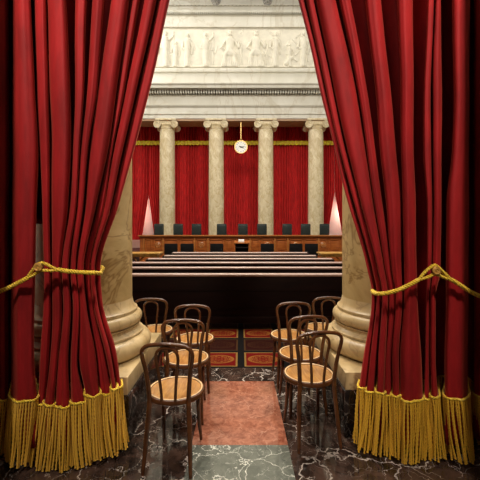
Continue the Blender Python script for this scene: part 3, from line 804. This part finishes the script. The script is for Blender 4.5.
RF = [fd([(302.5, 308), (321.5, 327), (335.5, 340), (349.5, 354), (367.5, 371), (372.5, 376), (363, 369.5), (359, 366.5)], 2.56, .07, 388),
      fd([(309, 316), (328, 334.5), (341, 346.5), (355, 361), (371.5, 376.5), (376.5, 381), (370, 376.5), (367, 374.5)], 2.52, .11, 392),
      fd([(318, 338), (335.5, 357), (348.5, 366), (362, 374), (377.5, 384), (382, 388), (377.8, 385), (377, 384)], 2.47, .15, 393),
      fd([(341, 352), (359, 368), (367.5, 376), (375, 383), (385, 391), (389, 395), (385.5, 391.5), (384.5, 392)], 2.48, .14, 395),
      fd([(366, 382), (375.5, 391), (380, 396), (386, 401), (392, 402), (396, 402.5), (392.5, 399), (392.5, 399)], 2.44, .17, 396),
      fd([(397, 412.5), (400.5, 413.5), (401.5, 414), (403, 416), (404, 416.5), (403.8, 417), (400, 421.5), (400, 422.5)], 2.40, .18, 401, k=2.0),
      fd([(427, 434.5), (424, 431), (423.5, 431.5), (427, 432.5), (426.5, 431.5), (426, 429.5), (425, 429.5), (424.5, 430)], 2.45, .14, 399),
      fd([(435.6, 440.8), (432.5, 441.5), (433.2, 441.5), (434, 441.5), (433, 441), (430.5, 435.5), (430.5, 435.5), (431, 437.5)], 2.42, .17, 397),
      fd([(452, 470), (454, 469.5), (452, 469), (446, 468.5), (446, 468.5), (446, 468.5), (445, 468), (445, 468)], 2.38, .25, 399, k=2.0),
      fd([(474, 488)] * 8, 2.58, .10, 396), fd([(492, 520)] * 8, 2.56, .12, 396), fd([(526, 560)] * 8, 2.55, .12, 396)]
curtain('tall red velvet curtain on the right, tied back with gold rope, fringed hem', RV, RF, 292, 23, lean=.02)

# ------------------------------------------------------------------ tiebacks
def twisted(mb, path, r, pitch=.05):
    P = catmull(path, 14); L = 0; n = len(P)
    res = []; acc = [0]
    for i in range(1, n): acc.append(acc[-1] + (P[i] - P[i - 1]).length)
    total = acc[-1]; N = max(20, int(total / .006)); Q = []; j = 0
    for k in range(N + 1):
        s = total * k / N
        while j < n - 2 and acc[j + 1] < s: j += 1
        Q.append(P[j].lerp(P[j + 1], (s - acc[j]) / max(1e-9, acc[j + 1] - acc[j])))
    for st in range(3):
        pts = []
        for k, p in enumerate(Q):
            a = Q[max(0, k - 1)]; b = Q[min(N, k + 1)]; tg = (b - a).normalized()
            u = Vector((0, 0, 1)).cross(tg); u = u.normalized() if u.length > .05 else Vector((0, -1, 0)); w = tg.cross(u)
            th = 2 * PI * (total * k / N / pitch) + st * 2 * PI / 3
            pts.append(p + (u * math.cos(th) + w * math.sin(th)) * r * .52)
        mb.tube(pts, r * .55, 7)
def W(px, py, Y): return (PX(px, Y), Y, PZ(py, Y))
def tieback(label, main, loopA, loopB, outer, knot, wrap):
    t = thing('tieback_rope', label, 'rope', (0, 0, 0), 0, 'gold tieback ropes')
    m = MB(); twisted(m, main, .0145); twisted(m, outer, .0145); m.build('rope', M['cord'], t)
    for lp in (loopA, loopB):
        m = MB(); twisted(m, lp, .0105, .045); m.build('loop', M['cord'], t)
    m = MB(); kx, ky, kz = knot
    for rr, tilt in ((.021, .3), (.013, -.5)):
        pts = [(kx + rr * math.cos(a), ky - .006 + rr * .3 * math.sin(a) * tilt, kz + rr * math.sin(a)) for a in [2 * PI * k / 20 for k in range(20)]]
        m.tube(pts, .0075, 8, closed=True)
    m.tube([(kx - .02, ky, kz + .02), (kx + .02, ky - .01, kz - .02)], .008, 8)
    m.build('knot', M['gilt'], t)['label'] = 'brownish gold knot where the loops meet'
YR = 2.275
main = [W(57, 269.5, YR), W(70, 271.5, YR), W(85, 272.5, YR + .02), W(96, 273, YR + .05), W(100.5, 273.3, YR + .15), W(100, 272, YR + .26), (-1.02, 2.585, 1.33), (-1.16, 2.60, 1.36)]
outer = [W(28, 277.5, YR), W(18, 283, YR), W(8, 288, YR), W(-2, 292, YR + .03), W(-14, 297, YR + .12), W(-26, 301, YR + .22)]
lA = [W(57, 269.8, YR), W(50, 266.2, YR - .012), W(43, 263, YR - .015), W(37, 264.5, YR - .012), W(32, 271, YR - .005), W(27, 278, YR)]
lB = [W(57, 269.8, YR), W(50, 270.6, YR - .01), W(43, 270.3, YR - .012), W(38, 272, YR - .01), W(33, 275.5, YR - .005), W(27, 278, YR)]
tieback('gold twisted rope tying back the left velvet curtain', main, lA, lB, outer, W(38.5, 267, YR - .018), None)
YR = 2.335
main = [W(419, 279.5, YR), W(410, 284.5, YR), W(398, 290, YR + .02), W(386, 293.2, YR + .04), W(377, 293.5, YR + .08), W(373, 291.5, YR + .18), W(373.5, 289, YR + .30), (1.06, 2.69, 1.22), (1.2, 2.70, 1.22)]
outer = [W(450, 279, YR), W(460, 285, YR), W(470, 291.5, YR), W(482, 297, YR + .02), W(494, 300, YR + .10), W(505, 302, YR + .22)]
lA = [W(419, 279.5, YR), W(424, 273, YR - .008), W(431, 267, YR - .015), W(436, 265.5, YR - .015), W(442, 271, YR - .01), W(451, 279.5, YR)]
lB = [W(419, 279.5, YR), W(427, 277.5, YR - .008), W(434, 274.5, YR - .012), W(439, 275.5, YR - .012), W(445, 278, YR - .005), W(451, 279.5, YR)]
tieback('gold twisted rope tying back the right velvet curtain', main, lA, lB, outer, W(436, 270.5, YR - .02), None)

# ------------------------------------------------------------------ lights
def area(name, loc, rot, size, power, color=(1, 1, 1), sy=None):
    l = bpy.data.lights.new(name, 'AREA'); l.energy = power; l.color = color; l.shape = 'RECTANGLE'; l.size = size; l.size_y = sy or size
    o = bpy.data.objects.new(name, l); col.objects.link(o); o.location = loc; o.rotation_euler = rot; return o
def aim(o, tgt): o.rotation_euler = (Vector(tgt) - o.location).to_track_quat('-Z', 'Y').to_euler()
area('ceiling_lamps', (0, 8.0, 11.0), (math.radians(15), 0, 0), 9, 1450, (1, .95, .86), 6)
area('wall_wash_lamps', (0, 17.4, 13.4), (math.radians(12), 0, 0), 9, 110, (1, .95, .86), .5)  # unseen light added to rake the carved figures from above
for s in (-1, 1):
    a = area('clerestory_daylight', (s * 8.6, 15.8, 11.6), (0, 0, 0), 2.5, 640 if s < 0 else 120, (1, .97, .92), 6); aim(a, (0, 19, 8.5))  # invented side windows, stronger on the left, to model the frieze relief
for sx in (-1, 1):
    l = bpy.data.lights.new('hall_lamp', 'SPOT'); l.energy = 370; l.color = (1, .88, .74); l.spot_size = math.radians(78); l.spot_blend = .6; l.shadow_soft_size = .16
    o = bpy.data.objects.new('hall_lamp', l); col.objects.link(o); o.location = (sx * 1.34, .25, 4.2); aim(o, (sx * 1.15, 2.6, 2.3))
a = area('doorway_lamp', (0, 1.0, 4.8), (0, 0, 0), .5, 12, (1, .88, .74)); aim(a, (0, 2.2, 0))
for s in (-1, 1):
    a = area('cove_lamp', (s * 8.3, 11, 11.2), (0, 0, 0), .6, 330, (1, .96, .92), 10); aim(a, (0, 11, 14.5))  # added uplight that whitens the ceiling, no fixture behind it
a = area('aisle_lamp', (0, 6.0, 7.5), (0, 0, 0), 1.5, 165, (1, .80, .52)); aim(a, (0, 3.3, .4))
for sx in (-1, 1):
    l = bpy.data.lights.new('corridor_lamp', 'POINT'); l.energy = 55; l.color = (1, .85, .72); l.shadow_soft_size = .15  # unseen light added behind the drapes to brighten the wedges
    o = bpy.data.objects.new('corridor_lamp', l); col.objects.link(o); o.location = (sx * 6.7, 21.8, 2.6)
wd = bpy.data.worlds.new('world'); sc.world = wd; wd.use_nodes = True
wd.node_tree.nodes['Background'].inputs[0].default_value = (1, .86, .74, 1); wd.node_tree.nodes['Background'].inputs[1].default_value = .03

# ------------------------------------------------------------------ camera
cam = bpy.data.cameras.new('camera'); co = bpy.data.objects.new('camera', cam); col.objects.link(co)
co.location = (0, 0, EYE); co.rotation_euler = (PI / 2, 0, 0)
cam.sensor_width = 36; cam.lens = 36 * F / 480; cam.shift_y = -(240 - HZ) / 480; cam.clip_end = 100
sc.camera = co
sc.view_settings.view_transform = 'Standard'; sc.view_settings.look = 'None'; sc.view_settings.gamma = 1
sc.view_settings.use_curve_mapping = False; sc.view_settings.exposure = 0.0
